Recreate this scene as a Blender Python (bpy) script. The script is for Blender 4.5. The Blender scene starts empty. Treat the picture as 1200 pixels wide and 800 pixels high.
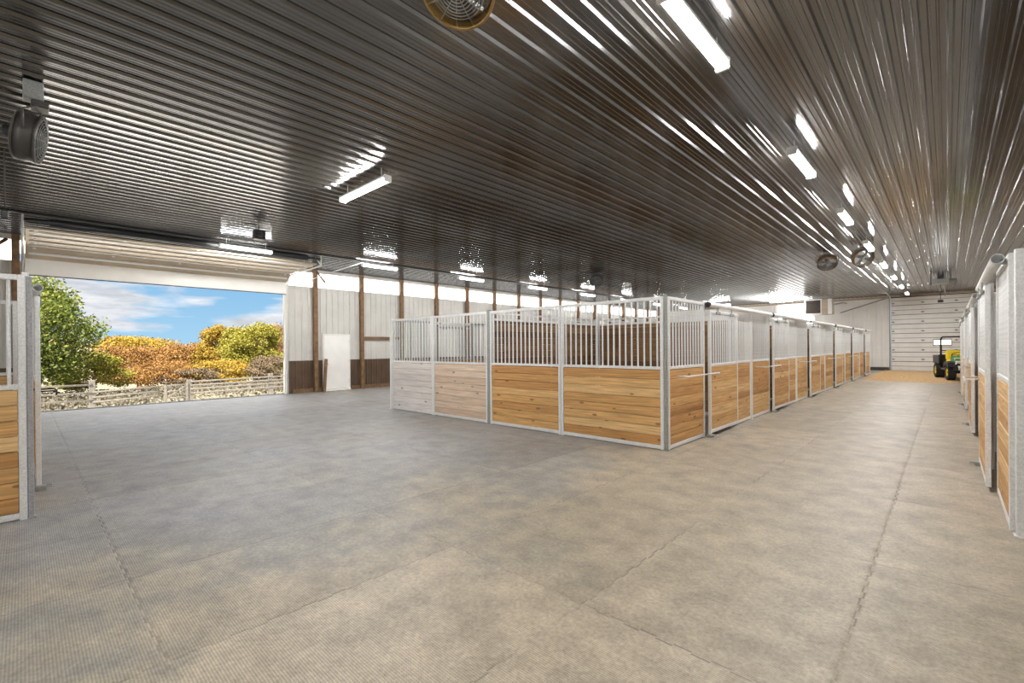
import bpy, math, random
from mathutils import Matrix, Vector
import numpy as np
random.seed(7); rng = np.random.default_rng(7)
sc = bpy.context.scene
col = sc.collection
PI = math.pi

# ------------------------------------------------------------------ camera
cam_d = bpy.data.cameras.new('camera'); cam = bpy.data.objects.new('camera', cam_d); col.objects.link(cam)
CAM_H = 1.55
yaw, pitch, roll = math.radians(43.34), math.radians(-0.126), math.radians(0.465)
S = Vector((math.cos(yaw), math.sin(yaw), 0)); D0 = Vector((-math.sin(yaw), math.cos(yaw), 0)); Z = Vector((0, 0, 1))
Dv = D0 * math.cos(pitch) + Z * math.sin(pitch); Uv = Z * math.cos(pitch) - D0 * math.sin(pitch)
R2 = S * math.cos(roll) - Uv * math.sin(roll); U2 = S * math.sin(roll) + Uv * math.cos(roll)
Mx = Matrix((R2, U2, -Dv)).transposed().to_4x4(); Mx.translation = (0, 0, CAM_H)
cam.matrix_world = Mx
cam_d.sensor_width = 36; cam_d.lens = 541.3 / 1200 * 36
cam_d.shift_y = 8.6 / 1200
cam_d.clip_start = 0.05; cam_d.clip_end = 600
sc.camera = cam
sc.view_settings.view_transform = 'Standard'; sc.view_settings.look = 'None'
sc.view_settings.gamma = 1; sc.view_settings.use_curve_mapping = False
sc.view_settings.exposure = 0.70
LAMP = 135.0        # radiance of the LED lenses
SKYLIGHT = 1.6      # backlit translucent panels under the eave
SKY = 0.85
SUN = 26.0

# ------------------------------------------------------------------ node helpers
class N:
    def __init__(s, tree): s.t = tree; s.l = tree.links
    def n(s, kind, **kw):
        x = s.t.nodes.new(kind)
        for k, v in kw.items(): setattr(x, k, v)
        return x
    def m(s, op, a, b=None, c=None, clamp=False):
        x = s.n('ShaderNodeMath', operation=op, use_clamp=clamp)
        for i, v in enumerate((a, b, c)):
            if v is None: continue
            if isinstance(v, (int, float)): x.inputs[i].default_value = v
            else: s.l.new(v, x.inputs[i])
        return x.outputs[0]
    def ramp(s, fac, stops, interp='LINEAR'):
        x = s.n('ShaderNodeValToRGB'); x.color_ramp.interpolation = interp
        e = x.color_ramp.elements
        while len(e) < len(stops): e.new(0.5)
        for q, (p, c) in zip(e, stops):
            q.position = p; q.color = (*c, 1) if len(c) == 3 else c
        s.l.new(fac, x.inputs[0]); return x.outputs[0]
    def mix(s, fac, a, b, blend='MIX'):
        x = s.n('ShaderNodeMix', data_type='RGBA', blend_type=blend)
        for sock, v in ((x.inputs[0], fac), (x.inputs[6], a), (x.inputs[7], b)):
            if isinstance(v, (int, float)): sock.default_value = v
            elif isinstance(v, tuple): sock.default_value = (*v, 1) if len(v) == 3 else v
            else: s.l.new(v, sock)
        return x.outputs[2]
    def noise(s, vec, scale, detail=3, rough=.55, out=0):
        x = s.n('ShaderNodeTexNoise'); x.inputs['Scale'].default_value = scale
        x.inputs['Detail'].default_value = detail; x.inputs['Roughness'].default_value = rough
        if vec is not None: s.l.new(vec, x.inputs['Vector'])
        return x.outputs[out]
    def comb(s, x, y, z):
        c = s.n('ShaderNodeCombineXYZ')
        for i, v in enumerate((x, y, z)):
            if isinstance(v, (int, float)): c.inputs[i].default_value = v
            else: s.l.new(v, c.inputs[i])
        return c.outputs[0]
    def sep(s, v):
        c = s.n('ShaderNodeSeparateXYZ'); s.l.new(v, c.inputs[0]); return c.outputs

def mat(name, color=(.5, .5, .5), rough=.6, metal=0.0, noise=0.0, nscale=6, emit=0.0, spec=.5, bump=0.0):
    m = bpy.data.materials.new(name); m.use_nodes = True
    t = N(m.node_tree); b = m.node_tree.nodes['Principled BSDF']
    b.inputs['Base Color'].default_value = (*color, 1); b.inputs['Roughness'].default_value = rough
    b.inputs['Metallic'].default_value = metal; b.inputs['Specular IOR Level'].default_value = spec
    if emit:
        b.inputs['Emission Color'].default_value = (*color, 1); b.inputs['Emission Strength'].default_value = emit
    if noise:
        co = t.n('ShaderNodeTexCoord').outputs['Object']
        f = t.noise(co, nscale, 4)
        lo = tuple(c * (1 - noise) for c in color); hi = tuple(min(1, c * (1 + noise)) for c in color)
        t.l.new(t.ramp(f, [(.3, lo), (.7, hi)]), b.inputs['Base Color'])
        if bump:
            bp = t.n('ShaderNodeBump'); bp.inputs['Strength'].default_value = bump; bp.inputs['Distance'].default_value = .01
            t.l.new(f, bp.inputs['Height']); t.l.new(bp.outputs[0], b.inputs['Normal'])
    return m

def wood_mat(name, c1, c2, c3, knot=.5, rough=.55, grain=.35):
    """horizontal boards 0.14 m high along local x"""
    m = bpy.data.materials.new(name); m.use_nodes = True
    t = N(m.node_tree); b = m.node_tree.nodes['Principled BSDF']
    co = t.n('ShaderNodeTexCoord').outputs['Object']; x, y, z = t.sep(co)
    rnd = t.n('ShaderNodeObjectInfo').outputs['Random']
    k = t.m('FLOOR', t.m('DIVIDE', t.m('SUBTRACT', z, .07), .141))
    seed = t.m('ADD', t.m('MULTIPLY', rnd, 57.0), k)
    wn = t.n('ShaderNodeTexWhiteNoise', noise_dimensions='1D'); t.l.new(seed, wn.inputs['W'])
    xo = t.m('ADD', x, t.m('MULTIPLY', seed, 3.7))
    base = t.ramp(wn.outputs[0], [(0, c1), (.5, c2), (1, c3)])
    g = t.noise(t.comb(t.m('MULTIPLY', xo, 1.6), y, t.m('MULTIPLY', z, 42.0)), 1.0, 5, .6)
    gr = t.ramp(g, [(.3, (1 - grain * 1.3,) * 3), (.7, (1.15,) * 3)])
    c = t.mix(1.0, base, gr, 'MULTIPLY')
    v = t.n('ShaderNodeTexVoronoi', feature='F1'); v.inputs['Scale'].default_value = 1
    t.l.new(t.comb(t.m('MULTIPLY', xo, 2.4), t.m('MULTIPLY', seed, .37), t.m('MULTIPLY', z, 6.0)), v.inputs['Vector'])
    kn = t.m('MULTIPLY', t.m('LESS_THAN', v.outputs['Distance'], .13), knot)
    c = t.mix(kn, c, (c1[0] * .35, c1[1] * .28, c1[2] * .25))
    t.l.new(c, b.inputs['Base Color']); b.inputs['Roughness'].default_value = rough
    return m

def steel_mat(name, color, rough=.38, metal=.55, var=.18):
    m = bpy.data.materials.new(name); m.use_nodes = True
    t = N(m.node_tree); b = m.node_tree.nodes['Principled BSDF']
    co = t.n('ShaderNodeTexCoord').outputs['Object']
    v = t.n('ShaderNodeTexVoronoi'); v.inputs['Scale'].default_value = 90; t.l.new(co, v.inputs['Vector'])
    w, _, _ = t.sep(v.outputs['Color'])
    f = t.m('ADD', t.m('MULTIPLY', w, .5), t.m('MULTIPLY', t.noise(co, 5, 4), .5))
    t.l.new(t.ramp(f, [(.2, tuple(c * (1 - var) for c in color)), (.8, tuple(min(1, c * (1 + var)) for c in color))]), b.inputs['Base Color'])
    b.inputs['Roughness'].default_value = rough; b.inputs['Metallic'].default_value = metal
    return m

M = {}
M['galv'] = steel_mat('galvanized_steel', (.78, .785, .77), .4, .3, .12)
M['galv_dark'] = steel_mat('weathered_and_shaded_steel', (.34, .35, .33), .5, .4)  # also serves as painted shade on the wall-side bars and frames
M['wood'] = wood_mat('honey_pine', (.54, .27, .085), (.68, .39, .14), (.80, .53, .24), .75)
M['wood_glare'] = wood_mat('glare_painted_pine', (.68, .62, .58), (.74, .685, .64), (.80, .75, .71), .8, .6, .22)  # daylight glare on the front panel, painted into the wood colour
M['wood_half_glare'] = wood_mat('half_glare_painted_pine', (.60, .44, .32), (.69, .53, .39), (.77, .62, .48), .75, .6, .28)  # milder daylight glare painted into the wood of the next panel
M['wood_dark'] = wood_mat('partition_pine', (.20, .105, .04), (.27, .15, .06), (.34, .20, .085), .3)
M['timber'] = mat('timber', (.20, .115, .055), .7, noise=.35, nscale=9)
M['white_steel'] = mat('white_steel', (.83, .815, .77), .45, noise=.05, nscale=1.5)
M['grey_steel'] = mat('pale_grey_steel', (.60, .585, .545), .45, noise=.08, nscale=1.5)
M['brown_steel'] = mat('brown_steel', (.10, .062, .038), .42, noise=.3, nscale=2)
M['door_white'] = mat('door_white', (.88, .87, .83), .45, noise=.05, nscale=2)
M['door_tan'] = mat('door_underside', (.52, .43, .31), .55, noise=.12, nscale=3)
M['black'] = mat('black_metal', (.018, .018, .018), .45, noise=.3)
M['dark'] = mat('dark_metal', (.06, .055, .05), .45, noise=.3)
M['bronze_dark'] = mat('brown_bronze', (.12, .075, .04), .45, .4, noise=.3, nscale=14)
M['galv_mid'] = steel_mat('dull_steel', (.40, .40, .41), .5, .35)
M['bronze'] = mat('aged_brass', (.34, .21, .07), .35, .6, noise=.3, nscale=14)
M['plastic_white'] = mat('white_plastic', (.8, .8, .78), .4, noise=.03)
M['rubber'] = mat('tyre_rubber', (.02, .02, .02), .8, noise=.3, nscale=20)
M['green'] = mat('green_paint', (.03, .22, .035), .3, noise=.1)
M['yellow'] = mat('yellow_paint', (.85, .62, .02), .4, noise=.08)
M['lens'] = mat('led_lens', (1.0, .985, .98), .4, emit=LAMP)
M['skylight'] = mat('backlit_panel', (1.0, .985, .95), .5, emit=SKYLIGHT)
M['beige'] = mat('beige_enamel', (.50, .40, .28), .5, noise=.1)
M['glass_lit'] = mat('lit_window', (1.0, 1.0, 1.0), .2, emit=3.0)
M['bark'] = mat('bark', (.14, .10, .07), .9, noise=.4, nscale=12)
M['fence_wood'] = mat('weathered_fence', (.042, .037, .030), .85, noise=.35, nscale=10)
M['cord'] = mat('cord', (.05, .045, .04), .6, noise=.2)

def ceiling_mat():
    m = bpy.data.materials.new('bronze_ribbed_steel'); m.use_nodes = True
    t = N(m.node_tree); b = m.node_tree.nodes['Principled BSDF']
    co = t.n('ShaderNodeTexCoord').outputs['Object']
    f = t.noise(co, .8, 4)
    t.l.new(t.ramp(f, [(.3, (.018, .016, .013)), (.7, (.028, .025, .020))]), b.inputs['Base Color'])
    b.inputs['Metallic'].default_value = 0.0; b.inputs['IOR'].default_value = 2.2
    x, y, z = t.sep(co)
    r = t.noise(t.comb(t.m('MULTIPLY', x, 3), t.m('MULTIPLY', y, .6), z), 1, 3)
    t.l.new(t.ramp(r, [(.3, (.16,) * 3), (.7, (.25,) * 3)]), b.inputs['Roughness'])
    b.inputs['Coat Weight'].default_value = .3; b.inputs['Coat Roughness'].default_value = .12
    return m
M['ceiling'] = ceiling_mat()

def floor_mat():
    m = bpy.data.materials.new('rubber_mats'); m.use_nodes = True
    t = N(m.node_tree); b = m.node_tree.nodes['Principled BSDF']
    co = t.n('ShaderNodeTexCoord').outputs['Object']; x, y, z = t.sep(co)
    def seam(u, w, off, pitch, jag):
        j = t.m('MULTIPLY', t.m('SIGN', t.m('SINE', t.m('MULTIPLY', w, 2 * PI / .19))), jag)
        q = t.m('DIVIDE', t.m('ADD', t.m('ADD', u, off), j), pitch)
        fr = t.m('FRACT', t.m('ADD', q, 100.5))
        return t.m('MULTIPLY', t.m('ABSOLUTE', t.m('SUBTRACT', fr, .5)), pitch)   # metres from the seam
    sx = seam(x, y, 2.83, 1.22, .007); sy = seam(y, x, -.48, 1.83, .008)
    d = t.m('MINIMUM', sx, sy)
    line = t.ramp(d, [(0, (1, 1, 1)), (.0025, (1, 1, 1)), (.006, (0, 0, 0))])
    vis = t.ramp(t.noise(co, 1.1, 3), [(.42, (0.05,) * 3), (.62, (.85,) * 3)])
    line = t.mix(1.0, line, vis, 'MULTIPLY')
    # tone of each mat
    ix = t.m('FLOOR', t.m('DIVIDE', t.m('ADD', x, 2.83), 1.22)); iy = t.m('FLOOR', t.m('DIVIDE', t.m('ADD', y, -.48), 1.83))
    wn = t.n('ShaderNodeTexWhiteNoise', noise_dimensions='2D'); t.l.new(t.comb(ix, iy, 0), wn.inputs['Vector'])
    tone = t.ramp(wn.outputs[0], [(0, (.9,) * 3), (1, (1.08,) * 3)])
    # dust: grey rubber with tan dust tracked along the aisle
    n1 = t.noise(co, .55, 5, .6); n2 = t.noise(co, 3.2, 6, .7); n3 = t.noise(co, 38, 3, .7)
    trk = t.m('MULTIPLY', t.m('ADD', x, 3.9), .16)
    dust = t.m('ADD', t.m('ADD', t.m('MULTIPLY', n1, 1.1), t.m('MULTIPLY', n2, .5)), t.m('MINIMUM', t.m('MAXIMUM', trk, -.18), .42), clamp=True)
    c = t.ramp(dust, [(.45, (.30, .295, .295)), (.78, (.31, .292, .255)), (1.0, (.385, .325, .24))])
    c = t.mix(1.0, c, t.ramp(n2, [(.25, (.62,) * 3), (.75, (1.3,) * 3)]), 'MULTIPLY')
    c = t.mix(1.0, c, t.ramp(n3, [(.25, (.70,) * 3), (.75, (1.25,) * 3)]), 'MULTIPLY')
    c = t.mix(1.0, c, tone, 'MULTIPLY')
    rib = t.m('SINE', t.m('MULTIPLY', y, 2 * PI / .0135)); rib2 = t.m('SINE', t.m('MULTIPLY', x, 2 * PI / .02))
    rr = t.m('ADD', t.m('MULTIPLY', rib, .5), t.m('MULTIPLY', t.m('MULTIPLY', rib, rib2), .25))
    c = t.mix(1.0, c, t.ramp(t.m('ADD', t.m('MULTIPLY', rr, .5), .5), [(.1, (.66,) * 3), (.7, (1.1,) * 3)]), 'MULTIPLY')
    c = t.mix(line, c, (.07, .065, .06))
    t.l.new(c, b.inputs['Base Color'])
    b.inputs['Roughness'].default_value = .48
    bp = t.n('ShaderNodeBump'); bp.inputs['Strength'].default_value = .5; bp.inputs['Distance'].default_value = .02
    h = t.m('ADD', t.m('ADD', t.m('MULTIPLY', rr, .06), t.m('MULTIPLY', n2, .6)), t.ramp(d, [(0, (0, 0, 0)), (.02, (.35,) * 3)]))
    t.l.new(h, bp.inputs['Height']); t.l.new(bp.outputs[0], b.inputs['Normal'])
    return m
M['floor'] = floor_mat()
M['sand'] = mat('sand', (.52, .33, .15), .9, noise=.3, nscale=9, bump=.5)
M['ground'] = mat('autumn_grass', (.075, .066, .04), .95, noise=.45, nscale=.8)

def leaf_mat(name, stops):
    m = bpy.data.materials.new(name); m.use_nodes = True
    t = N(m.node_tree); b = m.node_tree.nodes['Principled BSDF']
    r = t.n('ShaderNodeNewGeometry').outputs['Random Per Island']
    co = t.n('ShaderNodeTexCoord').outputs['Object']
    f = t.m('ADD', t.m('MULTIPLY', r, .5), t.m('MULTIPLY', t.noise(co, .45, 2), .6))
    c = t.ramp(f, stops)
    t.l.new(c, b.inputs['Base Color']); b.inputs['Roughness'].default_value = .75; b.inputs['Specular IOR Level'].default_value = .2
    tr = t.n('ShaderNodeBsdfTranslucent'); t.l.new(c, tr.inputs[0])
    mx = t.n('ShaderNodeMixShader'); mx.inputs[0].default_value = .35
    t.l.new(b.outputs[0], mx.inputs[1]); t.l.new(tr.outputs[0], mx.inputs[2])
    t.l.new(mx.outputs[0], m.node_tree.nodes['Material Output'].inputs[0])
    return m
M['leaf_green'] = leaf_mat('green_leaves', [(.2, (0.023, 0.039, 0.005)), (.5, (0.055, 0.075, 0.011)), (.85, (0.117, 0.117, 0.018))])
M['leaf_orange'] = leaf_mat('orange_leaves', [(.2, (0.080, 0.036, 0.012)), (.5, (0.146, 0.069, 0.019)), (.85, (0.184, 0.112, 0.032))])
M['leaf_gold'] = leaf_mat('golden_leaves', [(.2, (0.101, 0.066, 0.007)), (.5, (0.186, 0.114, 0.012)), (.85, (0.216, 0.158, 0.030))])
M['leaf_lime'] = leaf_mat('yellow_green_leaves', [(.2, (0.062, 0.062, 0.006)), (.5, (0.127, 0.116, 0.013)), (.85, (0.190, 0.167, 0.029))])
M['leaf_brush'] = leaf_mat('dry_brush_leaves', [(.2, (0.051, 0.035, 0.021)), (.5, (0.095, 0.068, 0.040)), (.85, (0.131, 0.099, 0.062))])
M['weeds'] = leaf_mat('dry_weeds', [(.2, (0.035, 0.033, 0.017)), (.5, (0.065, 0.057, 0.039)), (.85, (0.098, 0.087, 0.070))])

# ------------------------------------------------------------------ world: blue sky with clouds, and a sun
w = bpy.data.worlds.new('sky'); sc.world = w; w.use_nodes = True
t = N(w.node_tree); bg = w.node_tree.nodes['Background']
gen = t.n('ShaderNodeTexCoord').outputs['Generated']; x, y, z = t.sep(gen)
zz = t.m('MAXIMUM', z, .0)
blue = t.ramp(zz, [(0, (.30, .50, .66)), (.2, (.13, .33, .58)), (1, (.10, .26, .60))])
cv = t.comb(t.m('ADD', x, .2), t.m('ADD', t.m('MULTIPLY', y, 3.2), 2.15), t.m('MULTIPLY', z, 15.0))
cn = t.noise(cv, 1.5, 8, .5)
cl = t.ramp(cn, [(.43, (0, 0, 0)), (.53, (1, 1, 1))])
ccol = t.ramp(t.noise(cv, 3.2, 6, .6), [(.3, (.42, .45, .50)), (.62, (.75, .75, .76))])
sky = t.mix(cl, blue, ccol)
lift = t.ramp(zz, [(.22, (0, 0, 0)), (.5, (1, 1, 1))])       # bright deck added to the unseen overhead sky for more daylight
t.l.new(t.mix(lift, sky, (2.0, 2.0, 2.05)), bg.inputs[0]); bg.inputs[1].default_value = SKY
sun_d = bpy.data.lights.new('sun', 'SUN'); sun_d.energy = SUN; sun_d.angle = .02; sun_d.color = (1, .93, .82)
sun = bpy.data.objects.new('sun', sun_d); col.objects.link(sun)
sun.rotation_euler = Vector((-.40, .48, -.78)).to_track_quat('-Z', 'Y').to_euler()

# ------------------------------------------------------------------ mesh builder
class MB:
    def __init__(s): s.v = []; s.f = []; s.sm = []
    def add(s, vs, fs, smooth=False):
        o = len(s.v); s.v += [tuple(q) for q in vs]; s.f += [tuple(i + o for i in f) for f in fs]; s.sm += [smooth] * len(fs); return s
    def box(s, x0, x1, y0, y1, z0, z1, bev=0.0, mtx=None):
        b = min(bev, .49 * min(abs(x1 - x0), abs(y1 - y0), abs(z1 - z0)))
        if b <= 0:
            vs = [Vector((x, y, z)) for z in (z0, z1) for y in (y0, y1) for x in (x0, x1)]
            fs = [(0, 2, 3, 1), (4, 5, 7, 6), (0, 1, 5, 4), (2, 6, 7, 3), (0, 4, 6, 2), (1, 3, 7, 5)]
        else:
            vs = []; idx = {}
            X = (x0, x1); Y = (y0, y1); Zz = (z0, z1)
            for i in (0, 1):
                for j in (0, 1):
                    for k in (0, 1):
                        sx, sy, sz = (1 - 2 * i), (1 - 2 * j), (1 - 2 * k)
                        for ax in range(3):
                            p = [X[i] + sx * b, Y[j] + sy * b, Zz[k] + sz * b]
                            p[ax] = (X[i], Y[j], Zz[k])[ax]
                            idx[(i, j, k, ax)] = len(vs); vs.append(Vector(p))
            fs = []
            for a in (0, 1):
                fs.append([idx[(a, j, k, 0)] for j, k in ((0, 0), (0, 1), (1, 1), (1, 0))][::(1 if a == 0 else -1)])
                fs.append([idx[(i, a, k, 1)] for i, k in ((0, 0), (1, 0), (1, 1), (0, 1))][::(1 if a == 0 else -1)])
                fs.append([idx[(i, j, a, 2)] for i, j in ((0, 0), (0, 1), (1, 1), (1, 0))][::(1 if a == 0 else -1)])
            for i in (0, 1):
                for j in (0, 1): fs.append([idx[(i, j, 0, 0)], idx[(i, j, 0, 1)], idx[(i, j, 1, 1)], idx[(i, j, 1, 0)]])
                for k in (0, 1): fs.append([idx[(i, 0, k, 0)], idx[(i, 0, k, 2)], idx[(i, 1, k, 2)], idx[(i, 1, k, 0)]])
            for j in (0, 1):
                for k in (0, 1): fs.append([idx[(0, j, k, 1)], idx[(0, j, k, 2)], idx[(1, j, k, 2)], idx[(1, j, k, 1)]])
            for i in (0, 1):
                for j in (0, 1):
                    for k in (0, 1): fs.append([idx[(i, j, k, 0)], idx[(i, j, k, 1)], idx[(i, j, k, 2)]])
        if mtx is not None: vs = [mtx @ q for q in vs]
        return s.add(vs, fs)
    def tube(s, pts, r, seg=8, cap=True, r2=None):
        pts = [Vector(p) for p in pts]; n = len(pts); vs = []; fs = []
        up = None
        for i, p in enumerate(pts):
            d = (pts[min(i + 1, n - 1)] - pts[max(i - 1, 0)]).normalized()
            a = d.orthogonal().normalized() if up is None else (up - d * up.dot(d)).normalized()
            up = a; b = d.cross(a); rr = r if r2 is None else r + (r2 - r) * i / (n - 1)
            for k in range(seg):
                th = 2 * PI * k / seg; vs.append(p + (a * math.cos(th) + b * math.sin(th)) * rr)
        for i in range(n - 1):
            for k in range(seg):
                k2 = (k + 1) % seg; fs.append((i * seg + k, i * seg + k2, (i + 1) * seg + k2, (i + 1) * seg + k))
        s.add(vs, fs, True)
        if cap:
            o = len(s.v) - n * seg
            s.f.append(tuple(o + k for k in range(seg))[::-1]); s.sm.append(False)
            s.f.append(tuple(o + (n - 1) * seg + k for k in range(seg))); s.sm.append(False)
        return s
    def ring(s, c, axis, R, r, seg=28, sub=6):
        axis = Vector(axis).normalized(); a = axis.orthogonal().normalized(); b = axis.cross(a); c = Vector(c); vs = []; fs = []
        for i in range(seg):
            th = 2 * PI * i / seg; e = a * math.cos(th) + b * math.sin(th)
            for k in range(sub):
                ph = 2 * PI * k / sub; vs.append(c + e * (R + r * math.cos(ph)) + axis * (r * math.sin(ph)))
        for i in range(seg):
            i2 = (i + 1) % seg
            for k in range(sub):
                k2 = (k + 1) % sub; fs.append((i * sub + k, i2 * sub + k, i2 * sub + k2, i * sub + k2))
        return s.add(vs, fs, True)
    def lathe(s, c, axis, prof, seg=24, close=False):
        """prof: list of (radius, offset along axis)"""
        axis = Vector(axis).normalized(); a = axis.orthogonal().normalized(); b = axis.cross(a); c = Vector(c); vs = []; fs = []
        n = len(prof)
        for i in range(seg):
            th = 2 * PI * i / seg; e = a * math.cos(th) + b * math.sin(th)
            for (R, h) in prof: vs.append(c + e * R + axis * h)
        for i in range(seg):
            i2 = (i + 1) % seg
            for k in range(n if close else n - 1):
                k2 = (k + 1) % n; fs.append((i * n + k, i2 * n + k, i2 * n + k2, i * n + k2))
        return s.add(vs, fs, True)
    def mesh(s, name, m):
        me = bpy.data.meshes.new(name); me.from_pydata(s.v, [], s.f); me.materials.append(M[m] if isinstance(m, str) else m)
        me.polygons.foreach_set('use_smooth', s.sm); me.update(); return me

def obj(name, mb, m, parent=None, loc=None):
    me = mb.mesh(name, m) if isinstance(mb, MB) else mb
    o = bpy.data.objects.new(name, me); col.objects.link(o)
    if parent: o.parent = parent
    if loc is not None: o.location = loc
    return o
def tag(o, label=None, cat=None, group=None, kind=None):
    if label: o['label'] = label
    if cat: o['category'] = cat
    if group: o['group'] = group
    if kind: o['kind'] = kind
    return o
def thing(name, label, cat, loc=(0, 0, 0), rz=0, group=None):
    o = bpy.data.objects.new(name, None); col.objects.link(o); o.location = loc; o.rotation_euler = (0, 0, rz)
    o.empty_display_size = .1
    return tag(o, label, cat, group)
def struct(name, mb, m, parent=None):
    o = obj(name, mb, m, parent)
    if not parent: o['kind'] = 'structure'
    return o
ORD = ['first', 'second', 'third', 'fourth', 'fifth', 'sixth', 'seventh', 'eighth', 'ninth', 'tenth', 'eleventh', 'twelfth', 'thirteenth', 'fourteenth', 'fifteenth', 'sixteenth']

# ------------------------------------------------------------------ dimensions
CZ = 4.5; XW = -16.86; XR = 4.1; YB = -7.0; YF = 35.85
# ------------------------------------------------------------------ floor and ceiling
mb = MB(); mb.box(XW - .1, XR, YB, YF + .1, -.12, 0); struct('floor', mb, 'floor')

def ribbed(u0, u1, z0, z1, place, pitch=.2286, h=.019, two_minor=True, out=1):
    """a rib profile along u, drawn out from z0 to z1; place(u, depth, z) -> world"""
    us = []; k = math.floor(u0 / pitch) * pitch
    while k < u1:
        for du, dd in ((0, 0), (.018, h), (.045, h), (.063, 0), (.105, 0), (.112, h * .22), (.122, h * .22), (.129, 0), (.163, 0), (.170, h * .22), (.180, h * .22), (.187, 0)):
            u = k + du
            if u0 <= u <= u1: us.append((u, dd))
        k += pitch
    us = [(u0, 0)] + us + [(u1, 0)]
    vs = []; fs = []
    for u, d in us: vs += [place(u, d, z0), place(u, d, z1)]
    for i in range(len(us) - 1): fs.append((2 * i, 2 * i + 1, 2 * i + 3, 2 * i + 2))
    return vs, fs
mb = MB(); mb.add(*ribbed(-14.06, XR, YB, YF, lambda u, d, y: (u, y, CZ - d * 1.45)))
mb.add(*ribbed(XW, -14.06, YB, YF, lambda u, d, y: (u, y, CZ - .03 - d * 1.3)))
mb.box(XW - .1, XR + .1, YB - .1, YF + .1, CZ + .01, CZ + .06)
struct('ceiling', mb, 'ceiling')
mb = MB(); mb.box(-14.10, -14.03, YB, YF, CZ - .055, CZ - .018); struct('trim_1', mb, 'black')

# ------------------------------------------------------------------ walls
DY0, DY1, DZ = .12, 6.27, 3.86      # the big overhead door opening in the left wall
CL0, CL1 = 3.82, 4.34               # backlit strip under the eave
WY0, WY1 = 7.67, 8.64               # walk door
wl = lambda u, d, z: (XW + d, u, z)
mb = MB()
for (a, b, z0, z1) in ((YB, DY0, 1.15, CL0), (DY1, YF, 2.09, CL0), (DY1, WY0, 1.15, 2.09), (WY1, YF, 1.15, 2.09)):
    mb.add(*ribbed(a, b, z0, z1, wl)); mb.box(XW - .05, XW - .005, a, b, z0, z1)
mb.box(XW - .05, XW, YB, YF, CL1, CZ)
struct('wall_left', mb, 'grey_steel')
mb = MB()
for (a, b) in ((YB, DY0 - .12), (DY1 + .10, WY0 - .05), (WY1 + .05, YF)):
    mb.add(*ribbed(a, b, 0, 1.15, lambda u, d, z: (XW + .02 + d, u, z))); mb.box(XW - .05, XW + .012, a, b, 0, 1.15)
struct('trim_2', mb, 'brown_steel')
mb = MB(); mb.box(XW, XW + .07, DY1 + .25, WY0 - .1, .0, .14, .005); mb.box(XW, XW + .07, WY1 + .1, YF, .0, .14, .005); struct('baseboard_left', mb, 'timber')
mb = MB(); mb.add(*ribbed(XW, -2.5, 0, CZ - .03, lambda u, d, z: (u, YF - d, z))); mb.add(*ribbed(2.0, XR, 0, CZ, lambda u, d, z: (u, YF - d, z)))
mb.box(XW, -2.5, YF + .005, YF + .06, 0, CZ); mb.box(2.0, XR, YF + .005, YF + .06, 0, CZ); mb.box(-2.5, 2.0, YF + .005, YF + .06, 4.44, CZ)
struct('wall_far', mb, 'white_steel')
mb = MB(); mb.add(*ribbed(YB, YF, 0, CZ, lambda u, d, z: (XR - d, u, z))); mb.box(XR + .005, XR + .06, YB, YF, 0, CZ); struct('wall_right', mb, 'white_steel')
mb = MB(); mb.add(*ribbed(XW, XR, 0, CZ, lambda u, d, z: (u, YB + d, z))); mb.box(XW, XR, YB - .06, YB - .005, 0, CZ); struct('wall_behind', mb, 'white_steel')
mb = MB(); mb.box(XW, -2.58, YF - .1, YF - .02, .0, .2, .005); struct('baseboard_far', mb, 'dark')
mb = MB(); mb.box(XW, -2.4, YF - .1, YF - .025, CZ - .16, CZ - .05, .005); mb.box(-2.4, 2.3, YF - .16, YF - .025, CZ - .1, CZ - .03, .005); struct('trim_3', mb, 'beige')

# timber posts and backlit strip between them
posts = [7.33 + 1.83 * k for k in range(16)]
py = [-1.75, -.04] + [6.37] + posts
wn_ = 1
edges = [YB] + py + [YF]
for a, b in zip(edges[:-1], edges[1:]):
    if a == -.04: a2, b2, z0 = a, b, 4.02
    else: a2, b2, z0 = a, b, CL0
    mb = MB(); mb.box(XW - .03, XW - .015, a2, b2, z0, CL1)
    for q in np.arange(a2 + .15, b2, .2286): mb.tube([(XW - .012, q, z0), (XW - .012, q, CL1)], .006, 4)
    struct('window_%d' % wn_, mb, 'skylight'); wn_ += 1
for k, yy in enumerate(posts + [-1.75]):
    mb = MB(); mb.box(-.07, .07, -.07, .07, 0, CZ - .05, .006)
    lab = '%s brown timber wall post past the overhead door opening, counted from the opening' % ORD[k] if k < 15 else ('brown timber wall post by the door-side stall block' if k > 15 else 'last brown timber wall post before the far wall')
    o = obj('timber_post', mb, 'timber', loc=(XW + .11, yy, 0)); tag(o, lab, 'post', 'timber wall posts')

# ------------------------------------------------------------------ door_1 : big sectional overhead door, raised
d1 = thing('door_1', None, None, (XW, 0, 0)); d1['kind'] = 'structure'
def section(x0, z0, x1, z1, th=.045):
    """one door leaf between two corner points in the x-z plane, from DY0 to DY1"""
    m = MB(); a = Vector((x0, 0, z0)); b = Vector((x1, 0, z1)); d = (b - a); L = d.length; d.normalize(); n = Vector((-d.z, 0, d.x))
    mt = Matrix((( d.x, 0, n.x, x0), (0, 1, 0, 0), (d.z, 0, n.z, z0), (0, 0, 0, 1)))
    m.box(.004, L - .004, DY0 - .06, DY1 + .06, -th, 0, .004, mt)
    return m, mt, L
leafs = [(.06, 3.49, .06, 3.90), (.06, 3.91, .42, 4.17), (.43, 4.18, .98, 4.20), (.99, 4.20, 1.54, 4.21), (1.55, 4.21, 2.10, 4.22), (2.11, 4.22, 2.55, 4.23)]
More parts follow.
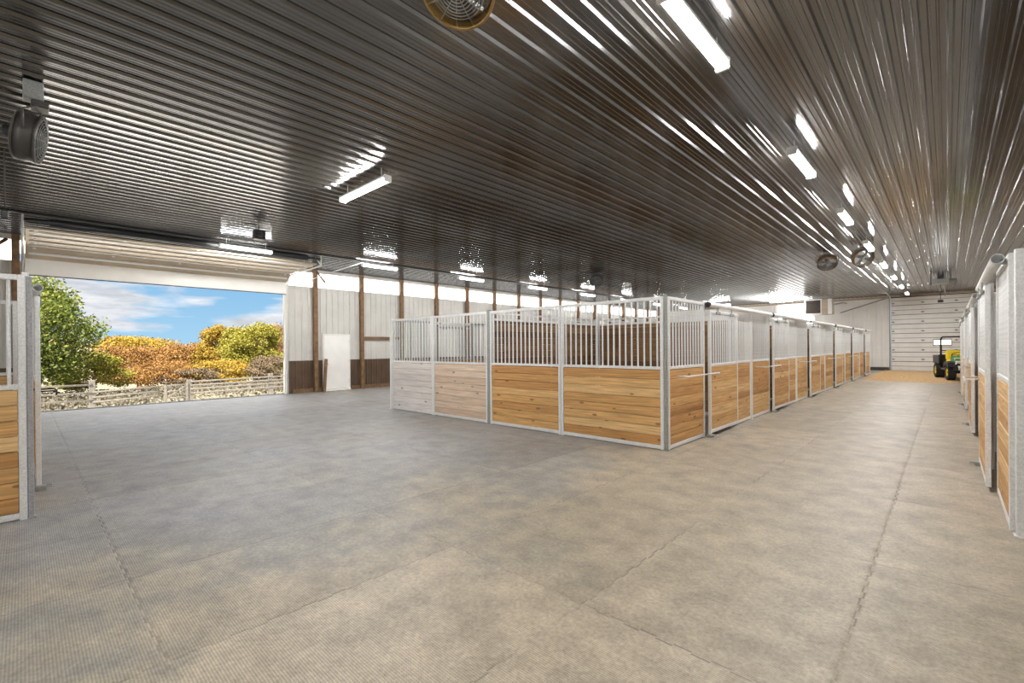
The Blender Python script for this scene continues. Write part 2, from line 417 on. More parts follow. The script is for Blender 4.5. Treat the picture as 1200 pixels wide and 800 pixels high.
for i, (a, b, c, d_) in enumerate(leafs):
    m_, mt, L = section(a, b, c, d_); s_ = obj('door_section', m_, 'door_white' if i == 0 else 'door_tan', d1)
    st = MB(); st.box(L * .55 - .03, L * .55 + .03, DY0, DY1, -.085, -.047, .004, mt)
    if i: obj('stiffener', st, 'plastic_white', s_)
    hg = MB()
    for q in np.linspace(DY0 + .1, DY1 - .1, 5): hg.box(L - .05, L - .008, q - .03, q + .03, -.06, -.046, 0, mt)
    obj('hinge', hg, 'galv', s_)
m_ = MB(); m_.tube([(2.72, DY0 - .1, 4.34), (2.72, DY1 + .1, 4.34)], .03, 8); m_.tube([(2.72, DY0 + .3, 4.34), (2.72, DY1 - .3, 4.34)], .085, 12); obj('shadow_band_shaft', m_, 'black', d1)  # black tube added as the dark shadow band above the raised door
m_ = MB(); m_.box(.03, .085, DY0 - .06, DY1 + .06, 3.465, 3.488, .004); obj('bottom_seal', m_, 'black', d1)
for yy in (DY0 - .1, DY1 + .1):
    m_ = MB(); m_.tube([(.07, yy, .02), (.07, yy, 3.75), (.12, yy, 3.95), (.25, yy, 4.08), (.42, yy, 4.12), (2.75, yy, 4.14)], .028, 6)
    m_.tube([(2.75, yy, 4.14), (2.75, yy, 4.46)], .018, 6); m_.tube([(2.75, yy, 4.14), (2.35, yy, 4.46)], .014, 6); m_.tube([(1.5, yy, 4.14), (1.5, yy, 4.46)], .014, 6)
    obj('door_track', m_, 'galv', d1)
mb = MB()
for yy in (DY0, DY1):
    s_ = -1 if yy == DY0 else 1
    mb.box(XW - .08, XW + .04, min(yy, yy + s_ * .13), max(yy, yy + s_ * .13), 0, CL0 + (.2 if s_ < 0 else 0), .004)
mb.box(XW - .08, XW + .02, DY0, DY1, 3.86, 4.02, .004)
struct('trim_4', mb, 'white_steel')
mb = MB(); mb.box(XW - .15, XW + .03, DY0, DY1, -.02, .015, .003); struct('trim_5', mb, 'dark')
mb = MB(); mb.box(-.07, .07, -.07, .07, 0, CZ - .05, .006); o = obj('timber_post', mb, 'timber', loc=(XW + .16, -.1, 0)); tag(o, 'timber jamb post between stall block and overhead door opening', 'post', 'timber wall posts')
mb = MB(); mb.tube([(0, 0, 0), (0, .62, .62)], .05, 4); o = obj('knee_brace', mb, 'timber', loc=(XW + .14, -.86, 3.70)); tag(o, 'diagonal timber brace against the bright strip beside the jamb post', 'brace')
mb = MB(); mb.tube([(0, 0, 0), (0, .30, -.36)], .035, 4); o = obj('knee_brace', mb, 'timber', loc=(XW + .17, 7.38, 4.36)); tag(o, 'short timber brace on the first post past the overhead door', 'brace')

# ------------------------------------------------------------------ door_2 : walk door
d2 = thing('door_2', None, None, (XW, 0, 0)); d2['kind'] = 'structure'
mb = MB(); mb.box(.03, .075, WY0, WY1, .07, 2.07, .006); leaf = obj('door_panel', mb, 'door_white', d2)
mb = MB()
for a, b in ((WY0 - .05, WY0 - .004), (WY1 + .004, WY1 + .05)): mb.box(0, .06, a, b, 0, 2.12, .003)
mb.box(0, .06, WY0 - .05, WY1 + .05, 2.075, 2.12, .003); obj('door_frame', mb, 'white_steel', d2)
mb = MB(); mb.lathe((.075, WY0 + .08, 1.0), (1, 0, 0), [(.028, 0), (.012, .01), (.012, .035), (.03, .045), (.03, .065), (0, .075)], 14); obj('door_knob', mb, 'galv_dark', leaf)
for zz_ in (.3, 1.05, 1.8):
    mb = MB(); mb.box(.076, .088, WY1 - .03, WY1 - .002, zz_, zz_ + .1, .002); obj('hinge', mb, 'galv', leaf)
mb = MB(); mb.box(.02, .14, WY0 - .03, WY1 + .03, 0, .05, .005); obj('door_sill', mb, 'door_white', d2)
# board leaning beside the walk door, girt on the wall
mb = MB(); mb.box(-.03, .03, -.05, .05, 0, 1.2, .004); o = obj('leaning_board', mb, 'timber', loc=(XW + .28, 7.56, .005)); o.rotation_euler = (math.radians(-6), math.radians(-5), 0); tag(o, 'narrow brown board leaning on the wall beside the white walk door', 'board')
mb = MB(); mb.box(0, .05, 9.25, 10.88, 0, .12, .004); o = obj('wall_girt', mb, 'timber', loc=(XW + .045, 0, 1.92)); tag(o, 'horizontal board between two timber posts past the walk door', 'board')

# ------------------------------------------------------------------ door_3 : closed far overhead door
d3 = thing('door_3', None, None, (0, YF, 0)); d3['kind'] = 'structure'
nsec = 8; hs_ = 4.42 / nsec
for k in range(nsec):
    z0 = k * hs_
    m_ = MB(); m_.box(-2.45, 1.95, -.06, -.005, z0 + .008, z0 + hs_ - .008, .006)
    s_ = obj('door_section', m_, 'door_white', d3)
    m_ = MB(); m_.box(-2.45, 1.95, -.072, -.058, z0 + hs_ * .48, z0 + hs_ * .53, .004); obj('groove', m_, 'galv_dark', s_)
    m_ = MB(); m_.box(-2.45, 1.95, -.085, -.062, z0 - .012, z0 + .014, .003); obj('section_seam', m_, 'dark', s_)
    if 0 < k:
        for xx in (-2.38, -1.05, .35, 1.6):
            m_ = MB(); m_.lathe((xx, -.074, z0 + hs_ * .25), (0, -1, 0), [(.05, 0), (.05, .02), (.02, .03), (0, .03)], 10); m_.box(xx - .09, xx + .09, -.085, -.07, z0 + hs_ * .25 - .015, z0 + hs_ * .25 + .015)
            obj('hinge', m_, 'galv_dark', s_)
m_ = MB(); m_.box(-.62, .16, -.09, -.062, 1.48, 1.84, .01); f_ = obj('window_frame', m_, 'dark', d3)
m_ = MB(); m_.box(-.58, .12, -.1, -.088, 1.53, 1.79, .004); obj('pane', m_, 'glass_lit', f_)
m_ = MB(); m_.tube([(-2.5, -.1, .02), (-2.5, -.1, 4.25), (-2.5, -.35, 4.42), (-2.5, -2.6, 4.44)], .03, 6); m_.tube([(-2.5, -2.6, 4.44), (-2.9, -2.6, 4.49)], .015, 5); obj('door_track', m_, 'galv', d3)
m_ = MB(); m_.tube([(-2.5, -.14, 4.36), (2.1, -.14, 4.36)], .025, 6); obj('torsion_shaft', m_, 'black', d3)
m_ = MB(); m_.box(-2.56, -2.47, -.08, 0, 0, 4.44, .004); m_.box(1.97, 2.06, -.08, 0, 0, 4.44, .004); obj('door_frame', m_, 'galv_dark', d3)
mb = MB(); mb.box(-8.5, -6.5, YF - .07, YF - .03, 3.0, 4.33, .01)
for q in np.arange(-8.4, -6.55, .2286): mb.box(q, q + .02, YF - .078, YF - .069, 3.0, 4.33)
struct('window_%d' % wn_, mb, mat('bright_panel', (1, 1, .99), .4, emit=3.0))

# ------------------------------------------------------------------ stall parts (shared meshes). local x along the panel, -y faces out
HP = 2.3; ZM = 1.205
cache = {}
def planks(L, z0, z1, x0, th=.04):
    m = MB(); z = z0
    while z < z1 - .01:
        zt = min(z + .141, z1); m.box(x0, L - x0, -th / 2, th / 2, z + .003, zt - .003, .006); z = zt
    return m
def panel_meshes(L, H=HP, tb=.05, z0=.0, kind='panel', bars=True):
    key = (round(L, 3), H, tb, z0, kind)
    if key in cache: return cache[key]
    f = MB(); h = tb / 2
    f.box(0, tb, -h, h, z0, H, .004); f.box(L - tb, L, -h, h, z0, H, .004)
    f.box(tb, L - tb, -h, h, H - tb, H, .004); f.box(tb, L - tb, -h, h, ZM, ZM + .045, .004); f.box(tb, L - tb, -h, h, z0 + .015, z0 + .07, .004)
    for q in np.arange(.35, L - .1, .6): f.lathe((q, 0, H), (0, 0, 1), [(.013, 0), (.013, .012), (0, .014)], 8)
    wd = planks(L, z0 + .07, ZM, tb + .002)
    n = max(2, round((L - 2 * tb) / .108)); sp = (L - 2 * tb) / n
    br = MB(); br.tube([(0, 0, ZM + .04), (0, 0, H - tb + .005)], .0135, 8, cap=False)
    cache[key] = (f.mesh('frame', 'galv'), wd, br.mesh('bar', 'galv'), [tb + sp * (k + .5) for k in range(n)])
    return cache[key]
woodcache = {}
def stall_panel(name, L, loc, rz, label, cat, group, wood='wood', H=HP, tb=.05, z0=0.0, bars=True):
    r = thing(name, label, cat, loc, rz, group)
    fm, wd, bm_, xs = panel_meshes(L, H, tb, z0)
    obj('frame', fm, None, r)
    k = (id(wd), wood)
    if k not in woodcache: woodcache[k] = wd.mesh('wood_infill', wood)
    obj('wood_infill', woodcache[k], None, r)
    if bars:
        for q in xs: obj('bar', bm_, None, r, (q, 0, 0))
    return r
def stall_door(L, loc, rz, label, group, flip=False, wood='wood', latchlen=1.2, mtl='galv'):
    """a sliding door standing proud of the front; flip puts the latch at the far x end"""
    r = stall_panel('sliding_stall_gate', L, loc, rz, label, 'stall door', group, wood, 2.17, .045, .05)
    s = -1 if not flip else 1; e = 0 if not flip else L
    m = MB(); zl = 1.10
    m.tube([(e - s * .06, -.02, zl), (e - s * .06, -.15, zl), (e + s * latchlen, -.15, zl), (e + s * latchlen, .03, zl)], .011, 6)
    m.tube([(e - s * .06, -.15, zl), (e - s * .06, -.15, zl - .05)], .009, 6)
    obj('latch_rod', m, mtl, r)
    m = MB(); m.box(e - s * .0 - .05, e + .05, -.06, .03, .0, .05, .004); m.tube([(e, -.05, .03), (e, -.11, .03), (e - s * .09, -.11, .03), (e - s * .09, -.05, .03)], .007, 6); obj('floor_guide', m, 'galv_dark', r)
    for q in (L * .25, L * .75):
        m = MB(); m.box(q - .09, q + .09, -.045, -.02, 2.10, 2.15, .004); m.box(q - .02, q + .02, -.035, -.02, 2.15, 2.235, .003); obj('roller_hanger', m, 'galv_dark', r)
    return r
def door_track(L, loc, rz, label, group, cap=False):
    m = MB(); R, th = .043, .004
    prof = [(R, 0), (R, L), (R - th, L), (R - th, 0)]
    m.lathe((0, 0, 0), (1, 0, 0), prof, 18, close=True)
    o = obj('door_track', m, 'galv'); o.location = loc; o.rotation_euler = (0, 0, rz); tag(o, label, 'track', group)
    for q in (0.18, L - .18):
        b = MB(); b.box(q - .025, q + .025, .035, .066, -.03, .02, .003); obj('bracket', b, 'galv_dark', o)
    if cap:
        b = MB(); b.lathe(((-.004) if rz > 0 else L + .004, 0, 0), (1, 0, 0), [(0, -.012), (.046, -.012), (.05, 0), (.05, .02), (0, .02)], 16); obj('end_cap', b, 'black', o)
    return o
def stall_post(x, y, label, group, s=.075, H=2.33, m='galv'):
    mb = MB(); mb.box(-s / 2, s / 2, -s / 2, s / 2, 0, H, .005); mb.box(-s / 2 - .012, s / 2 + .012, -s / 2 - .012, s / 2 + .012, 0, .012)
    o = obj('stall_post', mb, m, loc=(x, y, 0)); tag(o, label, 'post', group); return o

X0, X1, XM, Y0 = -3.05, -10.47, -6.84, 6.56
gy = [8.04, 12.0, 15.98, 20.2, 24.4, 28.6]            # door edges seen along the side
ys = [Y0, 10.58, 14.58, 18.62, 22.8, 27.0, 31.0]      # joints between stalls
# short front of the middle block
G = 'grilled panels across the front of the middle block'
stall_panel('stall_grille', 1.72, (X1 + .045, Y0, 0), 0, 'knotty stall panel painted pale with daylight glare at the corner facing the walk door', 'stall panel', G, 'wood_glare')
stall_panel('stall_grille', 1.83, (X1 + .045 + 1.725, Y0, 0), 0, 'stall panel with milder daylight glare painted in, second from the corner facing the walk door', 'stall panel', G, 'wood_half_glare')
stall_panel('stall_grille', 1.80, (XM + .045, Y0, 0), 0, 'honey wood front panel between the double post and the corner panel', 'stall panel', G)
stall_panel('stall_grille', 1.905, (-4.985, Y0, 0), 0, 'largest honey wood front panel, at the block corner by the aisle', 'stall panel', G)
P = 'stall posts of the middle block'
stall_post(X1, Y0, 'steel post at the front corner facing the walk door', P)
stall_post(XM, Y0 + .01, 'dark-edged steel post halfway along the short front of the block', P, m='galv_dark')
stall_post(X0 - .005, Y0 + .005, 'tall steel corner post nearest the open floor, by the aisle', P, .045, m='galv_dark')
# two long sides
for side, xf, rz in ((0, X0, PI / 2), (1, X1, -PI / 2)):
    where = 'on the block side facing the aisle' if side == 0 else 'on the block side facing the timber posts'
    for k in range(6):
        a, g, e = ys[k] + (.035 if k == 0 and side == 0 else .045), gy[k], ys[k + 1] - .04
        dl = 1.42; c = g + dl - .16
        def put(fn, y0, L, *aa, **kk):
            if side == 0: return fn(L, (xf, y0, 0), rz, *aa, **kk)
            return fn(L, (xf, y0 + L, 0), rz, *aa, **kk)
        def pn(L, loc, rz, lab, grp): return stall_panel('stall_grille', L, loc, rz, lab, 'stall panel', grp)
        put(pn, a, g - .03 - a, '%s panel before a door %s' % (ORD[k], where), 'side panels before the doors')
        put(pn, c, e - c, '%s panel after a door %s' % (ORD[k], where), 'side panels after the doors')
        off = .085 if side == 0 else -.085
        r = (stall_door(dl, (xf + off, g, 0), rz, '%s sliding stall door %s' % (ORD[k], where), 'sliding stall doors') if side == 0 else
             stall_door(dl, (xf + off, g + dl, 0), rz, '%s sliding stall door %s' % (ORD[k], where), 'sliding stall doors', flip=True))
        LT = (ys[k + 1] - g) + (1.30 if k < 5 else .0)
        door_track(LT, (xf + off * 1.1, (g - .06) if side == 0 else (g - .06 + LT), 2.262), rz, '%s round door track %s' % (ORD[k], where), 'overhead door tracks', cap=True)
        if k < 6: stall_post(xf, ys[k + 1], '%s joint post %s' % (ORD[k], where), P, .07, 2.30)
for o in list(col.objects):                            # wall-side steel darkened to paint in the interior shade
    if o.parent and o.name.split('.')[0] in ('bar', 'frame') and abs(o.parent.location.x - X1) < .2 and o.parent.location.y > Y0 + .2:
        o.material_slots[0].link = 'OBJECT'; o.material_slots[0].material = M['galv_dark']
# partitions: solid boards with a steel cap
def partition(L, loc, rz, label, H=2.12):
    r = thing('stall_divider', label, 'partition', loc, rz, 'wood partitions between stalls')
    obj('boards', planks(L, .07, H, .0, .045), 'wood_dark', r)
    m = MB(); m.box(0, L, -.03, .03, H, H + .045, .004); m.box(0, L, -.03, .03, .0, .065, .004); m.tube([(0, 0, 2.27), (L, 0, 2.27)], .02, 8)
    for q in (.03, L / 2, L - .03): m.box(q - .025, q + .025, -.035, .035, .02, 2.27, .004)
    obj('frame', m, 'galv', r); return r
for k in range(6):
    L = ys[k + 1] - ys[k] - .14
    partition(L, (XM, ys[k] + .07, 0), PI / 2, '%s length of the brown board wall down the middle of the block' % ORD[k])
    partition(3.7, (XM + .05, ys[k + 1], 0), 0, '%s brown board cross wall on the aisle half of the block' % ORD[k])
    partition(3.5, (X1 + .06, ys[k + 1], 0), 0, '%s brown board cross wall on the wall half of the block' % ORD[k])

# right row, facing the aisle
XRR = .39; RY0 = 5.50; rys = [5.57, 9.6, 13.6, 17.6, 21.6]; rg = [6.95, 11.0, 15.0, 19.0]
stall_post(XRR + .04, RY0 - .01, 'steel end post of the row across the aisle from the block', 'posts of the row across the aisle', .075, 2.31)
for k in range(4):
    a, g, e = rys[k] + .04, rg[k], rys[k + 1] - .04; dl = 1.42; c = g + dl - .16
    w_ = 'in the row across the aisle from the block'
    stall_panel('stall_grille', g - .03 - a, (XRR, g - .03, 0), -PI / 2, '%s panel before a door %s' % (ORD[k], w_), 'stall panel', 'panels of the row across the aisle')
    stall_panel('stall_grille', e - c, (XRR, e, 0), -PI / 2, '%s panel after a door %s' % (ORD[k], w_), 'stall panel', 'panels of the row across the aisle')
    stall_door(dl, (XRR - .085, g + dl, 0), -PI / 2, '%s sliding stall door %s' % (ORD[k], w_), 'doors of the row across the aisle', latchlen=.55)
    LT = 2.9; door_track(LT, (XRR - .085, g - 1.35 + LT, 2.262), -PI / 2, '%s round door track %s' % (ORD[k], w_), 'tracks of the row across the aisle')
    stall_post(XRR, rys[k + 1], '%s joint post %s' % (ORD[k], w_), 'posts of the row across the aisle', .07, 2.30)
r = stall_panel('stall_grille', 1.8, (XRR + .09, RY0, 0), 0, 'end panel seen edge-on at the frame edge by the end post', 'stall panel', 'panels of the row across the aisle')
for k in range(4): partition(3.5, (XRR + .08, rys[k + 1], 0), 0, '%s brown board cross wall in the row across the aisle' % ORD[k])

# block beside the overhead door (frame edge)
XL = -6.22; YL = .03
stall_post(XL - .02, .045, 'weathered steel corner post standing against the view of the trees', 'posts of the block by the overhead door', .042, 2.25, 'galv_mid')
stall_panel('stall_grille', 1.75, (XL, YL - .01 - 1.75, 0), PI / 2, 'stall panel of orange boards cut by the frame edge', 'stall panel', 'panels of the block by the overhead door', 'wood', H=2.26)
stall_panel('stall_grille', 1.8, (XL, YL - .02 - 3.6, 0), PI / 2, 'stall panel of orange boards outside the frame edge', 'stall panel', 'panels of the block by the overhead door', 'wood', H=2.26)
stall_panel('stall_grille', 1.10, (XL - .07, YL - .01, 0), PI, 'short stall panel seen edge-on behind the weathered corner post', 'stall panel', 'panels of the block by the overhead door')
stall_door(1.42, (-7.40, YL + .085, 0), PI, 'sliding stall door seen edge-on with its latch sticking out', 'doors of the block by the overhead door', latchlen=-.5, mtl='black')
door_track(2.6, (-7.34, YL + .093, 2.262), PI, 'door track seen end-on beside the overhead door opening', 'tracks of the block by the overhead door')
stall_panel('stall_grille', 1.2, (-8.75, YL, 0), PI, 'stall panel hidden behind the edge-on sliding door', 'stall panel', 'panels of the block by the overhead door')
stall_panel('stall_grille', 1.9, (-10.0, -3.9, 0), PI / 2, 'inner grilled divider of the block by the overhead door, away from its front', 'stall panel', 'panels of the block by the overhead door', 'wood')
stall_panel('stall_grille', 1.9, (-10.0, -1.95, 0), PI / 2, 'inner grilled divider seen through the bars at the frame edge', 'stall panel', 'panels of the block by the overhead door', 'wood')

# ------------------------------------------------------------------ lamps
def led(x, y, along_y, label, group, L=1.26, z=4.27):
    r = thing('led_light', label, 'ceiling light', (x, y, z), PI / 2 if along_y else 0, group)
    m = MB(); m.box(-L / 2, L / 2, -.06, .06, .01, .06, .008); obj('housing', m, 'plastic_white', r)
    m = MB(); n = 7; vs = []; fs = []
    for xx in (-L / 2 + .02, L / 2 - .02):
        for i in range(n + 1):
            th = PI * i / n; vs.append((xx, .062 * math.cos(th), .01 - .05 * math.sin(th)))
    for i in range(n): fs.append((i, i + 1, n + 2 + i, n + 1 + i))
    fs += [tuple(range(n + 1))[::-1], tuple(range(n + 1, 2 * n + 2))]
    m.add(vs, fs, False); obj('lens', m, 'lens', r)
    for s in (-1, 1):
        m = MB(); m.box(s * L / 2 - .02, s * L / 2 + .02, -.066, .066, -.045, .065, .006); obj('end_cap', m, 'plastic_white', r)
        m = MB(); m.tube([(s * L * .38, 0, .055), (s * L * .38, 0, CZ - z)], .004, 5); obj('hanger', m, 'galv', r)
    return r
for k in range(-1, 8):
    yy = 4.06 + 4.0 * k
    lab = {-1: 'LED light over the aisle, outside the picture'}.get(k, '%s LED tube light in the row above the aisle, counted from the open floor' % ORD[max(k, 0)])
    led(-1.58, yy, True, lab, 'LED lights above the aisle')
for k in range(0, 8):
    led(-13.75 + .04 * min(k, 3), 4.17 + 4.0 * k, True, '%s LED light in the row near the timber posts, from the overhead door' % ORD[k], 'LED lights near the wall of timber posts')
led(-7.28, 4.04, False, 'LED tube light hanging alone over the open floor before the block', 'LED lights over the open floor', 1.5)
for (x_, y_) in ((-4.5, -3.5), (-9.0, -3.5), (-13.6, -3.5), (-4.9, 14.0), (-8.9, 22.0)): pass
led(-7.4, 31.9, False, 'added LED fill light by the bright panel at the far end, over the block', 'LED lights over the open floor')  # extra lamp added to brighten the far end
led(-11.0, 31.9, False, 'added LED fill light at the far end over the wall-side walkway', 'LED lights over the open floor')  # second lamp added as fill for the far wall
led(-4.6, -4.0, False, 'unseen LED fill light added over the near open floor', 'LED lights over the open floor')  # unseen lamp added as fill for the near floor
led(-11.5, -4.0, False, 'unseen LED fill light added behind the stall block by the overhead door', 'LED lights over the open floor')  # another unseen fill lamp, added for the near side

# ------------------------------------------------------------------ fans
def fan(loc, axis, R, label, group, cage='bronze', depth=.18, drop=0.0):
    """round caged fan: axis points out of its face; hung by a yoke from the ceiling"""
    GR = .82 if cage == 'bronze' else 1.0
    r = thing('basket_fan', label, 'fan', loc, 0, group)
    ax = Vector(axis).normalized(); a = ax.orthogonal().normalized(); b = ax.cross(a)
    m = MB(); m.ring((0, 0, 0) if 0 else ax * 0, ax, R, .012, 36); m.ring(-ax * depth, ax, R, .012, 36)
    m.lathe((0, 0, 0), ax, [(R * .99, 0), (R * 1.0, -depth), (R * .985, -depth), (R * .975, 0)], 36, close=True); obj('drum', m, cage, r)
    m = MB()
    for q in range(1, 9): m.ring(ax * (.03 * (1 - (q / 9) ** 2) * 1.6), ax, GR * R * q / 9, .0035, 30, 5)
    for q in range(12):
        th = 2 * PI * q / 12; e = a * math.cos(th) + b * math.sin(th)
        m.tube([ax * .05 + e * R * .1, ax * .035 + e * R * .6, e * R], .0025, 4)
    obj('front_grille', m, 'galv_dark', r)
    m = MB()
    for q in range(1, 7): m.ring(-ax * (depth + .02), ax, R * q / 7, .0035, 26, 5)
    for q in range(8):
        th = 2 * PI * q / 8; e = a * math.cos(th) + b * math.sin(th); m.tube([-ax * (depth + .02), -ax * depth + e * R], .004, 4)
    obj('rear_grille', m, 'dark', r)
    m = MB(); m.lathe(-ax * (depth * .9), ax, [(0, -.14), (R * .24, -.13), (R * .27, 0), (R * .22, .06), (0, .07)], 18); obj('motor', m, 'black', r)
    for q in range(4):
        th = 2 * PI * q / 4 + .3; e = a * math.cos(th) + b * math.sin(th); f = ax.cross(e); c = -ax * depth * .5
        m = MB(); vs = []
        for rr, wd_, tw in ((.12, .07, .8), (.5, .2, .6), (.88, .24, .4)):
            for s_ in (-1, 1):
                p = c + e * R * rr + f * (s_ * wd_ * R) * math.cos(tw) + ax * (s_ * wd_ * R) * math.sin(tw) * .6
                vs += [p, p + ax * .006]
        fs = []
        for i in range(2):
            o0 = i * 4; fs += [(o0, o0 + 2, o0 + 6, o0 + 4), (o0 + 1, o0 + 5, o0 + 7, o0 + 3), (o0, o0 + 4, o0 + 5, o0 + 1), (o0 + 2, o0 + 3, o0 + 7, o0 + 6)]
        fs += [(0, 1, 3, 2), (8, 10, 11, 9)]
        m.add(vs, fs); obj('blade', m, 'dark', r)
    # yoke
    side = ax.cross(Vector((0, 0, 1)))
    side = side.normalized() if side.length > .05 else Vector((1, 0, 0))
    top = CZ - .02 - drop - loc[2]
    m = MB(); c = -ax * depth / 2
    m.tube([c + side * (R + .02), c + side * (R + .03) + Vector((0, 0, min(.2, top * .7))), Vector((0, 0, top - .05)) + side * .08, Vector((0, 0, top - .05)) - side * .08, c - side * (R + .03) + Vector((0, 0, min(.2, top * .7))), c - side * (R + .02)], .012, 6)
    m.box(-.1, .1, -.07, .07, top - .07, top, .01); obj('yoke', m, 'dark', r)
    return r
fan((-2.50, 2.12, 4.08), (.25, -.45, -.86), .26, 'brass-coloured round caged fan cut by the frame above the open floor', 'caged fans under the ceiling')
fan((-2.78, 17.6, 4.12), (.15, -.55, -.8), .27, 'caged fan farther from the light row, over the middle block', 'caged fans under the ceiling', 'bronze_dark')
fan((-1.80, 17.2, 4.12), (.55, -.7, -.5), .27, 'caged fan right beside the row of aisle lights', 'caged fans under the ceiling', 'bronze_dark')
fan((-7.22, .15, 3.86), (.18, .97, -.16), .25, 'drum fan hanging with a cord above the stalls by the overhead door', 'caged fans under the ceiling', 'dark', .17, .22)
fan((-10.1, 15.6, 4.15), (.2, -.6, -.75), .26, 'small caged fan above the middle block near the wall-side light row', 'caged fans under the ceiling', 'dark')
mb = MB(); mb.box(-.08, .08, -.08, .08, -.20, 0, .01)
o = obj('fan_mount_box', mb, 'galv_dark', loc=(-7.22, .10, CZ - .03)); tag(o, 'grey mounting box on the ceiling above the drum fan', 'mounting box')
mb = MB(); mb.tube([(0, 0, .0), (.01, 0, -.25), (-.01, 0, -.5), (.02, .0, -.68)], .006, 5); o = obj('power_cord', mb, 'cord', loc=(-7.42, -.12, 3.75)); tag(o, 'thin dark cord dangling below the drum fan', 'cord')
m = MB(); m.box(-.005, .05, -.03, .03, -.76, -.67, .008); obj('plug', m, 'black', o)

# speaker-like box
r = thing('ceiling_speaker', 'small black box speaker hanging from the ceiling before the overhead door', 'speaker', (-11.6, 3.78, 4.22))
m = MB(); m.box(-.09, .09, -.12, .12, -.12, .10, .012); b_ = obj('cabinet', m, 'black', r)
m = MB(); m.lathe((.092, 0, -.01), (1, 0, 0), [(.075, 0), (.07, .008), (.02, .002), (0, .004)], 18); obj('cone', m, 'dark', b_)
m = MB(); m.tube([(0, 0, .09), (0, 0, .28)], .012, 6); m.box(-.05, .05, -.05, .05, .265, .28); obj('bracket', m, 'black', r)

# door motor far end
r = thing('door_opener', 'dark motor unit under the ceiling before the closed far door', 'door opener', (-.22, 27.0, 4.2))
m = MB(); m.box(-.28, .28, -.2, .2, -.08, .14, .02); m.lathe((.28, 0, .03), (1, 0, 0), [(.1, 0), (.1, .2), (.05, .24), (0, .24)], 14); obj('housing', m, 'galv_dark', r)
m = MB(); m.box(-.1, .1, -.03, .03, .14, .3, .004); m.box(-.32, -.28, -.03, .03, -.1, .3); m.box(.3, .34, -.03, .03, .1, .3); obj('bracket', m, 'dark', r)
m = MB(); m.tube([(0, 0, -.08), (0, 0, -.75)], .012, 6); m.box(-.09, .09, -.06, .06, -.86, -.74, .015); obj('pull_rod', m, 'dark', r)
m = MB(); m.box(.1, .14, 0, 8.6, .05, .1); obj('rail', m, 'galv_dark', r)

# unit heater
r = thing('unit_heater', 'box-shaped unit heater with dark louvres high on the far end', 'heater', (-5.65, 33.2, 3.42))
m = MB(); m.box(-.72, .62, .0, .75, 0, .92, .02); obj('cabinet', m, 'beige', r)
m = MB(); m.box(-.80, .12, -.05, -.002, -.02, .94, .01); obj('louvre_frame', m, 'galv', r)
m = MB(); m.box(-.70, .05, -.058, -.052, .08, .86)
for q in np.arange(.12, .84, .09): m.box(-.69, .04, -.075, -.056, q, q + .02)
obj('louvres', m, mat('louvre_brown', (.045, .03, .02), .5, noise=.3), r)
m = MB(); m.box(.42, .62, -.03, -.002, 0, .92, .01); obj('side_trim', m, 'plastic_white', r)
for s_ in (-.6, .5):
    m = MB(); m.tube([(s_, .35, .92), (s_, .35, CZ - 3.42 - .02)], .012, 6); obj('hanger_rod', m, 'dark', r)
m = MB(); m.tube([(.62, .4, .6), (.85, .5, .62), (1.0, 1.0, .7), (1.05, 2.2, .74)], .035, 8); obj('vent_pipe', m, 'galv_dark', r)
mb = MB(); mb.tube([(-4.95, YF - .2, 3.6), (-2.62, YF - .2, 4.36)], .035, 8); o = obj('gas_pipe', mb, 'galv_dark'); tag(o, 'sloping dark pipe on the white wall between heater and closed far door', 'pipe')
mb = MB(); mb.tube([(0, 0, 0), (.9, .3, .2), (2.75, .7, .42)], .016, 6); o = obj('conduit', mb, 'galv', loc=(XW + .1, 7.0, 3.98)); tag(o, 'thin pale conduit running from the first timber post to a light', 'conduit')

# ------------------------------------------------------------------ sand strip
mb = MB(); nx, ny = 26, 26; vs = []; fs = []
for j in range(ny):
    for i in range(nx):
        xx = -2.78 + (XR - .1 + 2.78) * i / (nx - 1); t_ = j / (ny - 1)
        y0 = 25.3 + .35 * math.sin(xx * 1.7) + .2 * math.sin(xx * 4.1)
        yy = y0 + (YF - .12 - y0) * t_
        vs.append((xx, yy, .002 + .02 * min(1, t_ * 6) + .008 * rng.random() * (0 < j < ny - 1)))
for j in range(ny - 1):
    for i in range(nx - 1): q = j * nx + i; fs.append((q, q + 1, q + nx + 1, q + nx))
mb.add(vs, fs, True); o = obj('sand_strip', mb, 'sand'); tag(o, 'orange-tan sand spread on the floor before the closed far door', 'sand', kind='stuff')

